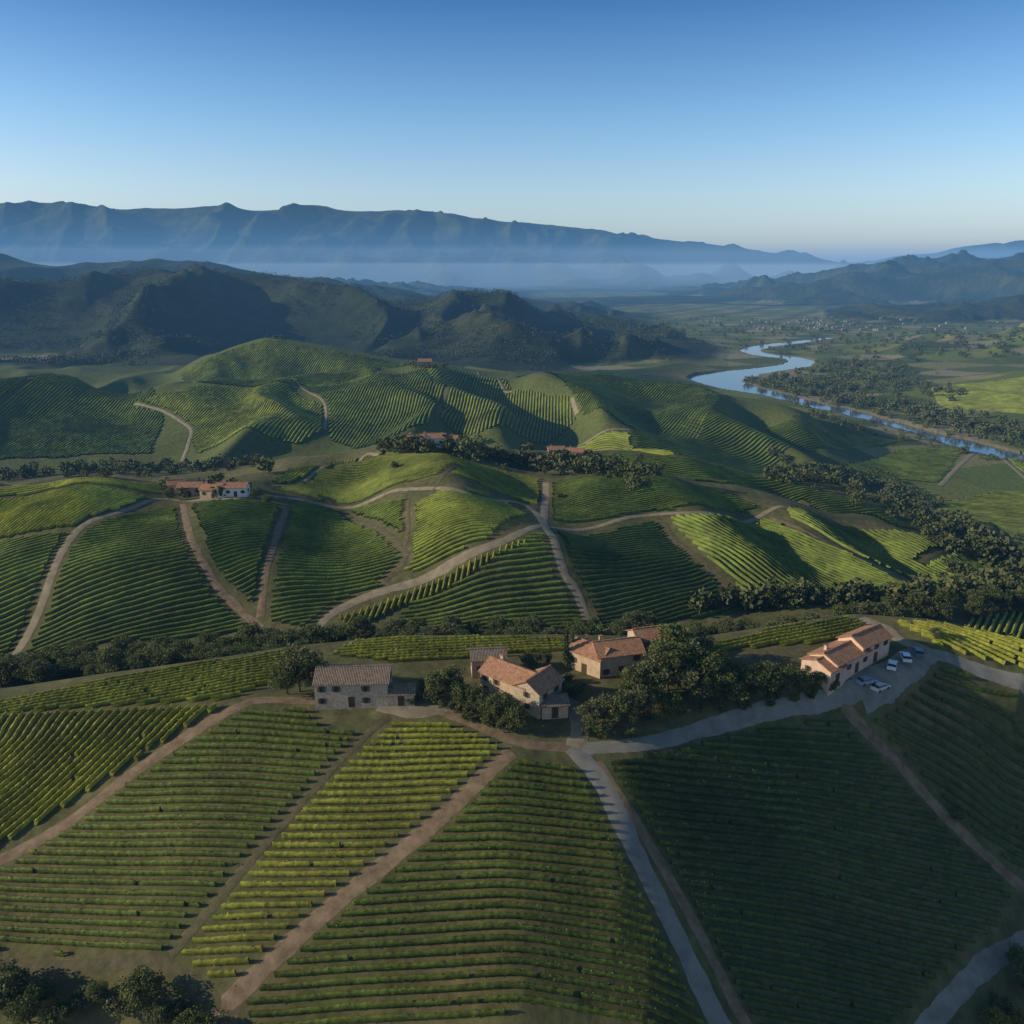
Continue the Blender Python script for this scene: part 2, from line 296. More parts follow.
R('gravel_road',[(1060,920),(1000,955),(955,995),(900,1060)],2.8,M_asph)
R('grass_track',[(0,958),(60,968),(150,962),(200,990),(240,1030)],2,M_track,clear=.5)
R('farm_lane',[(935,655),(900,640),(885,628),(860,618)],3.0,M_road)
R('farm_yard',[(858,690),(880,680),(905,665),(925,652)],6.0,M_asph,lift=.13)
R('dirt_track',[(700,660),(760,655),(800,652),(850,650)],4.0,M_track,lift=.06)
R('dirt_road',[(15,655),(45,595),(78,530),(120,512),(165,499),(225,499),(290,498),(390,492),(470,494),(515,502),(535,512),(545,526)],2.8,M_road)
R('dirt_road',[(546,482),(545,505),(545,526),(560,560),(578,595),(592,628)],3.0,M_road)
R('dirt_road',[(545,526),(510,538),(450,565),(380,592),(335,612),(312,632)],3.2,M_road)
R('dirt_road',[(545,526),(600,526),(650,515),(710,513),(765,513),(782,506)],2.4,M_road)
R('dirt_track',[(183,504),(190,535),(210,575),(238,608),(262,628)],2.4,M_dirt)
R('dirt_track',[(286,508),(274,545),(264,585),(260,618)],2.4,M_dirt)
R('dirt_track',[(325,498),(370,525),(400,545),(405,560),(385,582)],2.0,M_track)
R('dirt_track',[(408,500),(408,530),(403,552)],1.4,M_track)
R('dirt_track',[(662,522),(680,545),(712,570),(748,602)],2.6,M_track)
R('dirt_track',[(770,518),(830,545),(880,568),(925,590)],2.0,M_dirt)
R('dirt_track',[(920,563),(960,550),(975,548)],2.2,M_track)
R('dirt_road',[(272,486),(320,468),(362,458),(386,452)],2.0,M_road)
R('dirt_track',[(430,497),(440,480),(460,466)],1.8,M_track)
R('dirt_track',[(135,404),(165,412),(190,428),(188,445),(182,462)],3.0,M_road)
R('dirt_track',[(290,378),(310,393),(325,405),(325,430)],2.4,M_road)
R('dirt_track',[(478,372),(500,383),(512,392)],3,M_road)
R('dirt_track',[(572,398),(577,414)],3,M_road)
R('dirt_track',[(545,446),(590,440),(630,430)],3,M_road)
R('dirt_track',[(470,380),(445,400),(436,420)],3,M_track)
R('dirt_track',[(0,402),(20,388),(30,378)],3,M_track)
R('dirt_track',[(70,458),(120,456),(180,462)],3,M_track)
R('dirt_road',[(940,486),(968,458),(985,452),(1040,490)],4,M_road)
R('dirt_road',[(830,395),(880,385),(1030,372)],5,M_road)
S=np.array(SEG)
BL=[]
def clearance(x,y):
    ok=np.ones(len(x),bool); 
    if len(x)==0: return ok
    x0,x1,y0,y1=x.min()-6,x.max()+6,y.min()-6,y.max()+6
    s=S[(np.maximum(S[:,0],S[:,2])>x0)&(np.minimum(S[:,0],S[:,2])<x1)&(np.maximum(S[:,1],S[:,3])>y0)&(np.minimum(S[:,1],S[:,3])<y1)]
    for a in s:
        dx,dy=a[2]-a[0],a[3]-a[1]; l=dx*dx+dy*dy+1e-9; t=np.clip(((x-a[0])*dx+(y-a[1])*dy)/l,0,1)
        ok&=((x-a[0]-t*dx)**2+(y-a[1]-t*dy)**2)>a[4]**2
    for bx,by,r in BL: ok&=((x-bx)**2+(y-by)**2)>r*r
    return ok
def pip(x,y,poly):
    ins=np.zeros(x.shape,bool); n=len(poly)
    for i in range(n):
        x1,y1=poly[i]; x2,y2=poly[(i+1)%n]
        if y1==y2: continue
        ins^=((y1>y)!=(y2>y))&(x<(x2-x1)*(y-y1)/(y2-y1)+x1)
    return ins
# ------------------------------------------------------------------ buildings
class MB:
    def __init__(s): s.v=[]; s.f=[]; s.m=[]
    def box(s,x0,x1,y0,y1,z0,z1,mi=0):
        b=len(s.v); s.v+=[(x0,y0,z0),(x1,y0,z0),(x1,y1,z0),(x0,y1,z0),(x0,y0,z1),(x1,y0,z1),(x1,y1,z1),(x0,y1,z1)]
        for f in [(0,3,2,1),(4,5,6,7),(0,1,5,4),(1,2,6,5),(2,3,7,6),(3,0,4,7)]: s.f.append(tuple(b+i for i in f)); s.m.append(mi)
    def poly(s,vs,fs,mi=0):
        b=len(s.v); s.v+=vs
        for f in fs: s.f.append(tuple(b+i for i in f)); s.m.append(mi)
    def mesh(s,name,mats):
        me=bpy.data.meshes.new(name); me.from_pydata(s.v,[],s.f); 
        for m in mats: me.materials.append(m)
        me.polygons.foreach_set('material_index',s.m); me.update(); return me
def wins(mb_g,mb_f,side,cx,cz,w,h,off,L,W,door=False):
    def put(mb,a0,a1,z0,z1,d0,d1,mi=0):
        if side==0: mb.box(a0,a1,-W/2-d1,-W/2-d0,z0,z1,mi)
        elif side==1: mb.box(a0,a1,W/2+d0,W/2+d1,z0,z1,mi)
        elif side==2: mb.box(-L/2-d1,-L/2-d0,a0,a1,z0,z1,mi)
        else: mb.box(L/2+d0,L/2+d1,a0,a1,z0,z1,mi)
    put(mb_g,cx-w/2,cx+w/2,cz-h/2,cz+h/2,-.02,.02)
    fr=.09
    put(mb_f,cx-w/2-fr,cx-w/2,cz-h/2-fr,cz+h/2+fr,-.02,.07); put(mb_f,cx+w/2,cx+w/2+fr,cz-h/2-fr,cz+h/2+fr,-.02,.07)
    put(mb_f,cx-w/2,cx+w/2,cz+h/2,cz+h/2+fr,-.02,.07); put(mb_f,cx-w/2,cx+w/2,cz-h/2-fr,cz-h/2,-.02,.1)
    if not door:
        put(mb_f,cx-.025,cx+.025,cz-h/2,cz+h/2,.0,.05)
        put(mb_f,cx-w-fr-.02,cx-w/2-fr-.02,cz-h/2,cz+h/2,0,.05); put(mb_f,cx+w/2+fr+.02,cx+w+fr+.02,cz-h/2,cz+h/2,0,.05)
def house(name,x,y,yaw,L,W,Hh,ph,mw,mr,floors=2,chim=1,z=None,detail=True,sink=3):
    z0=float(H(x,y)) if z is None else z
    root=bpy.data.objects.new(name,None); link(root); root.location=(x,y,z0); root.rotation_euler=(0,0,math.radians(yaw)); root.empty_display_size=1
    BL.append((x,y,max(L,W)*.62+1))
    def child(nm,mb,mats):
        o=bpy.data.objects.new(nm,mb.mesh(nm,mats)); link(o); o.parent=root; return o
    a,b=L/2,W/2; mb=MB()
    mb.poly([(-a,-b,-sink),(a,-b,-sink),(a,b,-sink),(-a,b,-sink),(-a,-b,Hh),(a,-b,Hh),(a,b,Hh),(-a,b,Hh),(-a,0,Hh+ph),(a,0,Hh+ph)],
            [(0,1,5,4),(2,3,7,6),(1,2,6,9,5),(3,0,4,8,7)]); child('walls',mb,[mw])
    mb=MB(); oh=.45; og=.35; t=.2; sl=ph/b; e=b+oh; ze=Hh-sl*oh; zr=Hh+ph
    for s in (-1,1):
        vs=[(-a-og,s*e,ze+.03),(a+og,s*e,ze+.03),(a+og,0,zr+.03),(-a-og,0,zr+.03),(-a-og,s*e,ze+t),(a+og,s*e,ze+t),(a+og,0,zr+t+.03),(-a-og,0,zr+t+.03)]
        mb.poly(vs,[(0,1,2,3),(4,5,6,7),(0,1,5,4),(1,2,6,5),(3,0,4,7)])
    mb.box(-a-og-.02,a+og+.02,-.16,.16,zr+t-.02,zr+t+.14); child('roof',mb,[mr])
    if detail:
        g=MB(); fr=MB(); fh=Hh/floors; ww=.7
        for f in range(floors):
            cz=fh*f+fh*.55; n=max(1,int(L/2.6))
            for i in range(n):
                cx=-a+(i+.5)*L/n
                if f==0 and i==n//2: continue
                if random.random()<.2: continue
                wins(g,fr,0,cx,cz,ww,1.05,0,L,W); wins(g,fr,1,cx,cz,ww,1.05,0,L,W)
            n=max(1,int(W/3.2))
            for i in range(n):
                cy=-b+(i+.5)*W/n; wins(g,fr,2,cy,cz,ww,1.0,0,L,W); wins(g,fr,3,cy,cz,ww,1.0,0,L,W)
        child('windows',g,[M_glass]); 
        n=max(1,int(L/2.6)); cx=-a+(n//2+.5)*L/n; d=MB(); wins(d,fr,0,cx,1.05,1.1,2.1,0,L,W,True); child('door',d,[M_door]); child('window_frames',fr,[M_frame])
        for c in range(chim):
            c_=MB(); xx=(-.3+.55*c)*L; yy=b*.35; zt=Hh+ph+.7; c_.box(xx-.35,xx+.35,yy-.3,yy+.3,Hh,zt,0); c_.box(xx-.43,xx+.43,yy-.38,yy+.38,zt,zt+.15,1); child('chimney',c_,[mw,mr])
    return root
def hp(name,px,py,yaw,L,W,Hh,ph,mw,mr,**k): x,y=G(px,py); return house(name,x,y,yaw,L,W,Hh,ph,mw,mr,**k)
hp('stone_barn',355,697,2,14,7.5,5.0,1.5,M_stone,M_tile2,floors=2,chim=0)
hp('stone_shed',402,700,4,5,4,2.4,.8,M_stone,M_tile2,floors=1,chim=0)
hp('stone_farmhouse',512,694,-38,11,6.5,4.6,1.7,M_stucco,M_tile,floors=2)
hp('stone_farmhouse',538,704,52,7.5,6,4.8,1.7,M_stone,M_tile,floors=2,chim=0)
hp('farm_outbuilding',488,672,6,7,5.5,4.2,1.0,M_stone,M_tile2,floors=1,chim=0)
hp('tiled_farmhouse',592,668,-40,8,6,4.2,1.5,M_stucco,M_tile,floors=1)
hp('tiled_farmhouse',615,668,14,10,7,4.8,1.7,M_stucco,M_tile,floors=2)
hp('tiled_farmhouse',647,656,16,7,6,5.2,1.5,M_stone,M_tile,floors=2,chim=0)
hp('garage_outbuilding',553,712,8,5,4,2.6,.8,M_stucco,M_tile2,floors=1,chim=0)
hp('winery_building',838,668,36,12,6.5,3.8,1.4,M_pink,M_tile,floors=1)
hp('winery_building',862,656,34,10,6,4.6,1.5,M_pink,M_tile,floors=2,chim=0)
hp('winery_building',822,676,34,5,7,3.2,1.2,M_pink,M_tile,floors=1,chim=0)
for q in [(192,494,5,12,8),(212,497,-8,9,6),(234,495,4,14,7),(176,492,20,7,5)]: hp('hillside_villa',q[0],q[1],q[2],q[3]*.8,q[4]*.8,3.6,1.4,M_stucco if q[0]<215 else M_white,M_tile,floors=1)
for px,py,yw,l in [(432,446,8,11),(450,448,-10,8),(416,447,20,7)]:
    hp('hilltop_villa',px,py,yw,l,6.5,4.4,1.7,M_white if l==11 else M_stucco,M_tile,floors=1)
for q in [(556,455,5),(575,457,-12)]: hp('valley_cottage',q[0],q[1],q[2],9,6,3.4,1.5,M_stucco,M_tile,floors=1)
hp('hilltop_farmhouse',425,366,5,14,9,5,2.5,M_stucco,M_tile,floors=2)
# ------------------------------------------------------------------ vines
def rows(poly,dpx,spacing=2.3,step=.4,hw=.55,ht=1.6,tint=(.07,.10,.025),leaf=0,name='vineyard_rows',m=None,gap=.005,world=False):
    pw=np.array(poly if world else [G(*q) for q in poly]); A=np.array(G(*dpx[0])); B=np.array(G(*dpx[1])); d=(B-A)/np.linalg.norm(B-A); n=np.array([-d[1],d[0]])
    s=pw@d; t=pw@n; TT=np.arange(t.min(),t.max(),spacing); SS=np.arange(s.min()-step,s.max()+step,step)
    if len(TT)<1 or len(SS)<2: return
    tt,ss=np.meshgrid(TT,SS,indexing='ij'); ss=ss+rng.uniform(-.3,.3,(len(TT),1))*step
    bend=.8*perlin(ss/60,tt/60,9); x=d[0]*ss+n[0]*(tt+bend*.5); y=d[1]*ss+n[1]*(tt+bend*.5)
    ok=pip(x,y,pw); f=ok.ravel(); idx=np.where(f)[0]; 
    if len(idx)==0: return
    cl=clearance(x.ravel()[idx],y.ravel()[idx]); f2=f.copy(); f2[idx]=cl; 
    if gap: f2&=rng.random(f2.shape)>gap
    ok=f2.reshape(x.shape)
    vid=-np.ones(ok.size,int); idx=np.where(ok.ravel())[0]; vid[idx]=np.arange(len(idx)); vid=vid.reshape(ok.shape)
    X=x.ravel()[idx]; Y=y.ravel()[idx]; N=len(idx)
    prof=np.array([(-.5,.05),(-.95,.5),(-.6,.9),(0,1.0),(.6,.9),(.95,.5),(.5,.05)]) if step<1 else np.array([(-.8,0),(-.9,.7),(0,1),(.9,.7),(.8,0)])
    K_=len(prof); g=1+.06*np.sin(ss.ravel()[idx]*2*math.pi/1.3+rng.random())*(step<1)
    jr=rng.uniform(.82,1.18,(N,K_)); jz=rng.uniform(.9,1.1,(N,K_))
    big=1+.15*perlin(X/9,Y/9,15)
    W_=prof[None,:,0]*hw*jr*g[:,None]; Zz=prof[None,:,1]*ht*jz*(big*g**.5)[:,None]
    js=rng.uniform(-.35,.35,(N,K_))*step*(step<1)
    VX=X[:,None]+n[0]*W_+d[0]*js; VY=Y[:,None]+n[1]*W_+d[1]*js; Zt=H(X,Y)[:,None]+Zz
    V=np.stack([VX,VY,Zt],-1).reshape(-1,3)
    a=vid[:,:-1]; b=vid[:,1:]; mk=(a>=0)&(b>=0); a=a[mk]; b=b[mk]
    q=[np.stack([a*K_+i,b*K_+i,b*K_+i+1,a*K_+i+1],-1) for i in range(K_-1)]
    if not len(a): return
    Q=np.concatenate(q)
    cv=1+.35*perlin(X/14,Y/14,33)+.3*perlin(X/45,Y/45,34)+rng.uniform(-.12,.12,N); tn=np.array(tint)[None,:]*cv[:,None]; tn=np.repeat(tn,K_,0)*rng.uniform(.8,1.2,(N*K_,1))
    if leaf:
        nl=int(N*leaf); pi=rng.integers(0,N,nl); an=rng.uniform(-.2,math.pi+.2,nl); rr=rng.uniform(.9,1.4,nl)
        cx=np.cos(an)*hw*rr; cz=(.45+.6*np.sin(an)*rr)*ht*.95; sj=rng.uniform(-.5,.5,nl)*step
        C=np.stack([X[pi]+n[0]*cx+d[0]*sj,Y[pi]+n[1]*cx+d[1]*sj,H(X[pi],Y[pi])+np.clip(cz,.2,9)],-1)
        u=rng.normal(size=(nl,3)); u/=np.linalg.norm(u,axis=1)[:,None]; w=np.cross(u,rng.normal(size=(nl,3))); w/=np.linalg.norm(w,axis=1)[:,None]; sz=rng.uniform(.07,.14,nl)[:,None]
        LV=np.stack([C-u*sz,C+w*sz*.8,C+u*sz,C-w*sz*.8],1).reshape(-1,3); base=len(V); LQ=np.arange(nl*4).reshape(-1,4)+base
        V=np.concatenate([V,LV]); Q=np.concatenate([Q,LQ]); tl=np.array(tint)[None,:]*(rng.uniform(.8,1.6,nl)*cv[pi])[:,None]; tn=np.concatenate([tn,np.repeat(tl,4,0)])
    link(bpy.data.objects.new(name,amesh(name,V,Q,m or (M_vine if step<1 else M_vfar),np.clip(tn,0,1))))
Gd=(.12,.152,.029); Br=(.215,.24,.04); Dk=(.075,.104,.026); Ye=(.29,.295,.048); Md=(.165,.19,.034)  # plot tints: vine colour, with sunlit and shaded slopes put into it
near=dict(spacing=1.42,step=.38,leaf=1.8,hw=.29,ht=1.05)
rows([(-60,722),(0,716),(225,707),(130,765),(0,846),(-60,880)],[(40,800),(120,720)],tint=Ye,**near)
rows([(248,710),(384,714),(165,955),(60,962),(-70,950),(-70,905),(0,868),(130,785)],[(60,880),(260,885)],tint=Gd,**near)
rows([(396,722),(440,722),(500,748),(420,825),(330,900),(240,985),(215,1000),(180,955),(290,825)],[(250,870),(420,868)],tint=Ye,**near)
rows([(520,762),(575,764),(600,800),(650,900),(700,1010),(720,1060),(190,1060),(260,990),(350,905),(440,832)],[(330,960),(600,965)],tint=Gd,**near)
rows([(605,765),(660,748),(760,722),(835,706),(880,755),(960,840),(1015,885),(985,955),(900,1040),(880,1060),(765,1060),(700,930),(650,835)],[(680,850),(960,900)],tint=Dk,**near)
rows([(852,702),(885,684),(935,662),(985,678),(1100,722),(1100,920),(1030,885),(960,825)],[(900,720),(1010,790)],tint=Dk,**near)
rows([(892,623),(935,624),(1000,637),(1080,655),(1090,700),(1024,684),(985,668),(940,650)],[(900,628),(1020,680)],tint=Ye,**near)
rows([(702,652),(725,642),(780,629),(850,617),(872,622),(850,636),(800,649),(720,656)],[(720,650),(860,622)],tint=Ye,**near)
rows([(330,656),(360,641),(480,639),(562,639),(568,652),(480,658),(400,664)],[(360,655),(560,645)],tint=Ye,**near)
rows([(-60,710),(0,703),(100,683),(200,666),(285,652),(280,680),(230,700),(0,714),(-60,718)],[(20,705),(270,660)],tint=Ye,**near)
mid=dict(spacing=1.8,step=1.5,hw=.5,ht=1.15,gap=0)
rows([(-40,500),(0,499),(150,498),(130,510),(78,527),(0,541),(-40,548)],[(60,520),(90,502)],tint=Ye,**mid)
rows([(-60,552),(0,543),(70,534),(12,652),(-60,680)],[(0,560),(50,545)],tint=Gd,**mid)
rows([(85,530),(180,505),(205,570),(258,628),(180,640),(60,652),(25,655)],[(60,600),(190,560)],tint=Gd,**mid)
rows([(190,506),(282,508),(262,615),(235,605),(212,570)],[(200,520),(270,515)],tint=Gd,**mid)
rows([(290,506),(330,500),(410,500),(408,545),(390,585),(345,604),(310,628),(266,622)],[(290,520),(400,505)],tint=Gd,**mid)
rows([(415,505),(500,500),(528,516),(490,540),(440,565),(400,575)],[(420,545),(500,525)],tint=Br,**mid)
rows([(275,490),(300,474),(390,455),(470,463),(540,479),(540,506),(500,493),(390,488)],[(300,485),(500,482)],tint=Md,**mid)
rows([(410,603),(470,578),(545,533),(560,565),(590,630),(380,632)],[(420,600),(540,570)],tint=Gd,**mid)
rows([(338,618),(440,573),(525,541),(530,545),(470,578),(400,608),(350,630)],[(350,625),(362,602)],tint=Ye,spacing=1.8,step=.6,hw=.45,ht=1.2,gap=0)
rows([(555,532),(660,520),(690,560),(755,608),(600,630),(575,580)],[(570,560),(680,555)],tint=Dk,**mid)
rows([(552,482),(600,478),(640,476),(720,490),(760,506),(680,508),(600,521),(552,521)],[(560,500),(720,495)],tint=Gd,**mid)
wide=dict(spacing=2.1,step=1.5,hw=.55,ht=1.2,gap=0)
rows([(668,518),(775,514),(850,555),(925,592),(880,603),(765,612),(715,570)],[(700,535),(790,590)],tint=Gd,**wide)
rows([(785,508),(890,531),(985,552),(985,572),(940,588),(860,556),(790,518)],[(850,530),(910,558)],tint=Gd,**wide)
rows([(-40,492),(0,489),(80,480),(172,487),(165,495),(0,497),(-40,498)],[(10,494),(150,487)],tint=Ye,**mid)
rows([(272,482),(330,462),(385,447),(388,451),(330,467),(280,486)],[(290,476),(370,454)],tint=Ye,**mid)
rows([(640,456),(720,467),(800,484),(890,515),(960,540),(890,526),(800,500),(720,484),(640,468)],[(700,466),(740,480)],tint=Gd,spacing=2.5,step=2,hw=.7,ht=1.3,gap=0)
rows([(560,462),(630,452),(640,458),(600,472)],[(570,462),(630,456)],tint=Md,**mid)
fa=dict(spacing=3.0,step=4,hw=.95,ht=1.25,gap=0)
for pl,dr,tn in [
 ([(-40,382),(0,380),(60,380),(130,392),(165,412),(150,455),(0,460),(-40,460)],[(0,430),(40,400)],Gd),
 ([(140,402),(200,386),(285,384),(322,405),(322,432),(300,445),(195,455),(190,425)],[(200,430),(230,405)],Br),
 ([(300,383),(425,368),(440,405),(430,425),(380,445),(330,440),(328,405)],[(350,430),(370,395)],Gd),
 ([(430,370),(480,374),(512,390),(570,396),(578,416),(540,445),(480,435),(440,420)],[(470,425),(490,400)],Md),
 ([(515,378),(600,370),(660,380),(720,400),(700,440),(640,432),(585,418),(572,395)],[(600,415),(680,385)],Gd),
 ([(630,432),(710,405),(800,420),(880,438),(900,442),(770,470),(680,455)],[(650,440),(860,450)],Gd),
 ([(545,448),(630,433),(680,458),(640,452)],[(560,446),(640,442)],Br),
 ([(180,374),(230,350),(270,340),(320,348),(405,364),(370,378),(200,384)],[(230,372),(255,348)],Md),
 ([(840,468),(900,450),(965,448),(942,484),(880,478)],[(850,465),(960,465)],Ye),
 ([(990,455),(1080,450),(1090,500),(1035,484)],[(1000,456),(1060,490)],Gd),
 ([(930,505),(1000,492),(1080,488),(1080,530),(1000,535),(940,520)],[(940,510),(1060,505)],Ye),
 ([(930,388),(1040,374),(1080,400),(1060,420),(940,408)],[(940,395),(1040,400)],Md)]: rows(pl,dr,tint=tn,**fa)
rows([(965,622),(1060,612),(1080,640),(1010,640)],[(990,640),(1020,618)],tint=Br,**mid)
print('VINES',time.time()-T0)
# ------------------------------------------------------------------ trees
def rand_dir(n):
    u=rng.normal(size=(n,3)); return u/np.linalg.norm(u,axis=1)[:,None]
def quads(C,sz,ar=.8):
    n=len(C); u=rand_dir(n); w=np.cross(u,rand_dir(n)); w/=np.linalg.norm(w,axis=1)[:,None]; sz=np.asarray(sz).reshape(-1,1)
    return np.stack([C-u*sz,C+w*sz*ar,C+u*sz,C-w*sz*ar],1).reshape(-1,3)
def limb(a,b,r0,r1,n=6):
    a=np.array(a);b=np.array(b);d=b-a;d/=np.linalg.norm(d); u=np.cross(d,[.3,.9,.1]);u/=np.linalg.norm(u);w=np.cross(d,u)
    an=np.arange(n)/n*2*math.pi; ring=np.cos(an)[:,None]*u+np.sin(an)[:,None]*w
    V=np.concatenate([a+ring*r0,b+ring*r1]); Q=np.array([[i,(i+1)%n,n+(i+1)%n,n+i] for i in range(n)]); return V,Q
def tree_mesh(name,lm,h=8,w=4,nc=26,nl=75,leaf=.26,cyp=False,bush=False):
    Vs=[];Qs=[];ms=[];o=0
    def add(V,Q,m):
        nonlocal o
        Vs.append(V);Qs.append(Q+o);ms.append(np.full(len(Q),m));o+=len(V)
    th=h*(.1 if bush or cyp else .2)
    top=np.array([rng.normal()*.2,rng.normal()*.2,th]); V,Q=limb((0,0,-.6),top,.05*h*.6,.035*h*.6,8); add(V,Q,0)
    lobes=[]
    for i in range(nc):
        if cyp: z=th+(h-th)*(i+.5)/nc; r=w*.5*(1-((i+.5)/nc))**.55*rng.uniform(.2,.6); a=rng.uniform(0,6.28); c=np.array([math.cos(a)*r*.5,math.sin(a)*r*.5,z]); cr=w*.32*(1.15-(i/nc)*.8)
        else:
            d=rand_dir(1)[0]; rr=rng.uniform(.35,1)**.6; c=np.array([d[0]*w*.5*rr,d[1]*w*.5*rr,th+(h-th)*.5+d[2]*(h-th)*.42*rr]); cr=rng.uniform(.13,.24)*w
        lobes.append((c,cr))
        if not cyp and i<9: V,Q=limb(top-[0,0,.2],c,.022*h*.5,.03,5); add(V,Q,0)
    for c,cr in lobes:
        d=rand_dir(nl); rad=cr*rng.uniform(.6,1.1,nl)[:,None]; d[:,2]*=.8
        C=c+d*rad; V=quads(C,rng.uniform(.6,1.25,nl)*leaf); add(V,np.arange(nl*4).reshape(-1,4),1)
    V=np.concatenate(Vs); return amesh(name,V,np.concatenate(Qs),[M_bark,lm],midx=np.concatenate(ms))
oaks=[tree_mesh('oak',M_oak,8,7,30,80,.24) for _ in range(3)]+[tree_mesh('oak_olive',M_oak2,8,6.4,28,80,.24)]
shr=[tree_mesh('shrub',M_oak2,3,3.2,16,70,.17,bush=True),tree_mesh('shrub',M_oak,3.4,3,16,70,.17,bush=True)]
cyp=tree_mesh('cypress',M_oak,9,2.2,22,70,.2,cyp=True); lit_tree=tree_mesh('sunlit',M_yel,7,6,26,80,.25)
def place(name,me,x,y,s,sz=1):
    o=link(bpy.data.objects.new(name,me)); o.location=(x,y,float(H(x,y))-.1*s); k=rng.uniform(.9,1.12); o.scale=(s*k,s*k,s*sz*rng.uniform(.92,1.1)); o.rotation_euler=(0,0,rng.uniform(0,6.28))
def tp(px,py,s=1,kind='oak'):
    x,y=G(px,py)
    if kind=='oak': place('oak_tree',oaks[rng.integers(0,4)],x,y,s)
    elif kind=='shrub': place('shrub',shr[rng.integers(0,2)],x,y,s)
    elif kind=='cyp': place('cypress_tree',cyp,x,y,s)
    else: place('sunlit_tree',lit_tree,x,y,s)
for q in [(300,692,1.25),(316,690,.9),(288,694,.85),(436,702,.9),(452,696,.8),(425,695,.5),(498,722,.7),(512,728,.65),(520,732,.55),(478,712,.65),(462,708,.7),(486,718,.6),
  (605,722,.7),(622,728,.8),(640,718,.85),(632,700,.9),(655,695,1.0),(668,690,1.2),(682,680,1.3),(690,700,1.05),(705,690,1.05),(720,700,.9),(735,705,.8),(750,700,.8),(765,698,.8),(780,696,.7),(800,694,.65),(590,728,.65),
  (675,668,1.2),(660,674,1.0),(700,668,.9),(815,690,.5),(668,720,.7),(575,700,.5),(530,668,.5),(545,665,.45),(785,688,.7),(740,688,.8),(765,684,.7),(715,680,.8),(650,708,.8)]: tp(*q)
for q in [(470,720),(488,726),(505,732),(455,712),(650,722),(700,712),(720,712),(745,710),(770,706),(795,702),(410,704),(585,735),(600,736),(440,708),(830,690),(560,690),(568,682),(322,694),(775,700),(810,698),(630,738),(680,715),(520,722),(545,690),(580,690),(330,690)]: tp(q[0],q[1],rng.uniform(.6,1),'shrub')
for q in [(566,668),(572,664)]: tp(q[0],q[1],.9,'cyp')
for q in [(8,1012,.9),(30,1022,.8),(-15,1000,.9),(100,1003,.5),(140,1008,.75),(160,1030,.6),(190,1040,.6),(60,1030,.6),(205,1045,.6),(1018,975,.75),(1030,1000,.8),(956,822,.42),
  (268,505,.55),(560,500,.4),(592,632,.6),(545,475,.5),(170,500,.6),(255,500,.6),(395,470,.5),(620,640,.7),(935,640,.4)]: tp(*q)
for q in [(70,1010),(85,1004),(45,1000),(120,1010),(175,1020),(1000,1010)]: tp(q[0],q[1],1.0,'shrub')
tp(992,1030,.65,'sunlit'); tp(1014,1035,.7,'sunlit')
for i in range(300):
    left=i<150
    px=rng.uniform(-60,310) if left else rng.uniform(290,1080); Y=rng.uniform(178,208) if left else rng.uniform(198,211)
    if px>780: Y+= (px-780)*.14
    c=(px-512)/F/.905
    place('oak_tree',oaks[rng.integers(0,4)],c*Y,Y,rng.uniform(.55,1.02))
def mass(name,pts,hs,nq=95,m=M_far):
    pts=np.array(pts); hs=np.array(hs); n=len(pts); z=H(pts[:,0],pts[:,1])
    d=rng.normal(size=(n,nq,3)); d/=np.linalg.norm(d,axis=2)[...,None]; r=rng.uniform(.6,1.05,(n,nq,1))
    lump=1+.35*np.sin(d[...,0:1]*5+np.arange(n)[:,None,None])*np.cos(d[...,1:2]*4+np.arange(n)[:,None,None]*2)
    C=np.stack([pts[:,0],pts[:,1],z+hs*.46],-1)[:,None,:]+d*r*lump*np.stack([hs*.55,hs*.55,hs*.46],-1)[:,None,:]
    V=quads(C.reshape(-1,3),(rng.uniform(.7,1.3,(n,nq))*hs[:,None]*.12).ravel()); link(bpy.data.objects.new(name,amesh(name,V,np.arange(len(V)).reshape(-1,4),m)))
def along(pl,n,jx,jy,h0,h1,name='distant_trees'):
    pl=np.array(pl,float); d=np.r_[0,np.cumsum(np.hypot(*np.diff(pl,axis=0).T))]; t=rng.uniform(0,d[-1],n)
    X=np.interp(t,d,pl[:,0])+rng.normal(0,jx,n); Y=np.interp(t,d,pl[:,1])+rng.normal(0,jy,n); pts=[G(a,b) for a,b in zip(X,Y)]
    pts=[p for p in pts if H(*p)>-84.6]
    mass(name,pts,h0+(h1-h0)*rng.random(len(pts))**1.6)
along([(-20,478),(80,472),(180,470),(270,465)],120,6,3,3,8.5)
along([(460,452),(520,462),(600,470),(650,484)],120,9,4.5,2.5,8)
along([(385,450),(420,449),(440,453),(480,450)],50,6,2,2.5,8)
along([(165,488),(250,492)],28,8,3,2,5.5)
along([(545,462),(570,460),(600,462)],12,6,2,3,6)
along([(780,470),(830,475),(880,490),(920,515),(960,540),(1000,560),(1030,570)],250,14,6,3,9,'riverside_trees')
along([(780,403),(850,423),(900,437),(960,451),(1030,465)],70,14,2,3,7,'riverside_trees')
along([(780,390),(830,398),(870,404),(920,414),(970,430),(1030,440)],280,14,5,4,13,'riverside_trees')
along([(760,383),(800,385),(860,380),(930,395)],200,25,4,5,12,'riverside_trees')
along([(820,368),(870,364),(900,380)],110,20,3,5,12,'riverside_trees')
along([(740,345),(830,350),(900,345),(1020,350)],130,40,6,6,12,'riverside_trees')
along([(600,330),(720,328),(860,330),(1020,335)],260,40,6,7,14,'distant_trees')
along([(700,608),(800,602),(900,600),(980,592),(1030,585)],130,10,3,3,7,'creek_trees')
along([(950,575),(1000,585),(1030,600)],60,14,6,3,8,'creek_trees')
along([(405,367),(445,368)],14,5,1,4,8); along([(255,337),(285,338)],8,4,1,4,7)
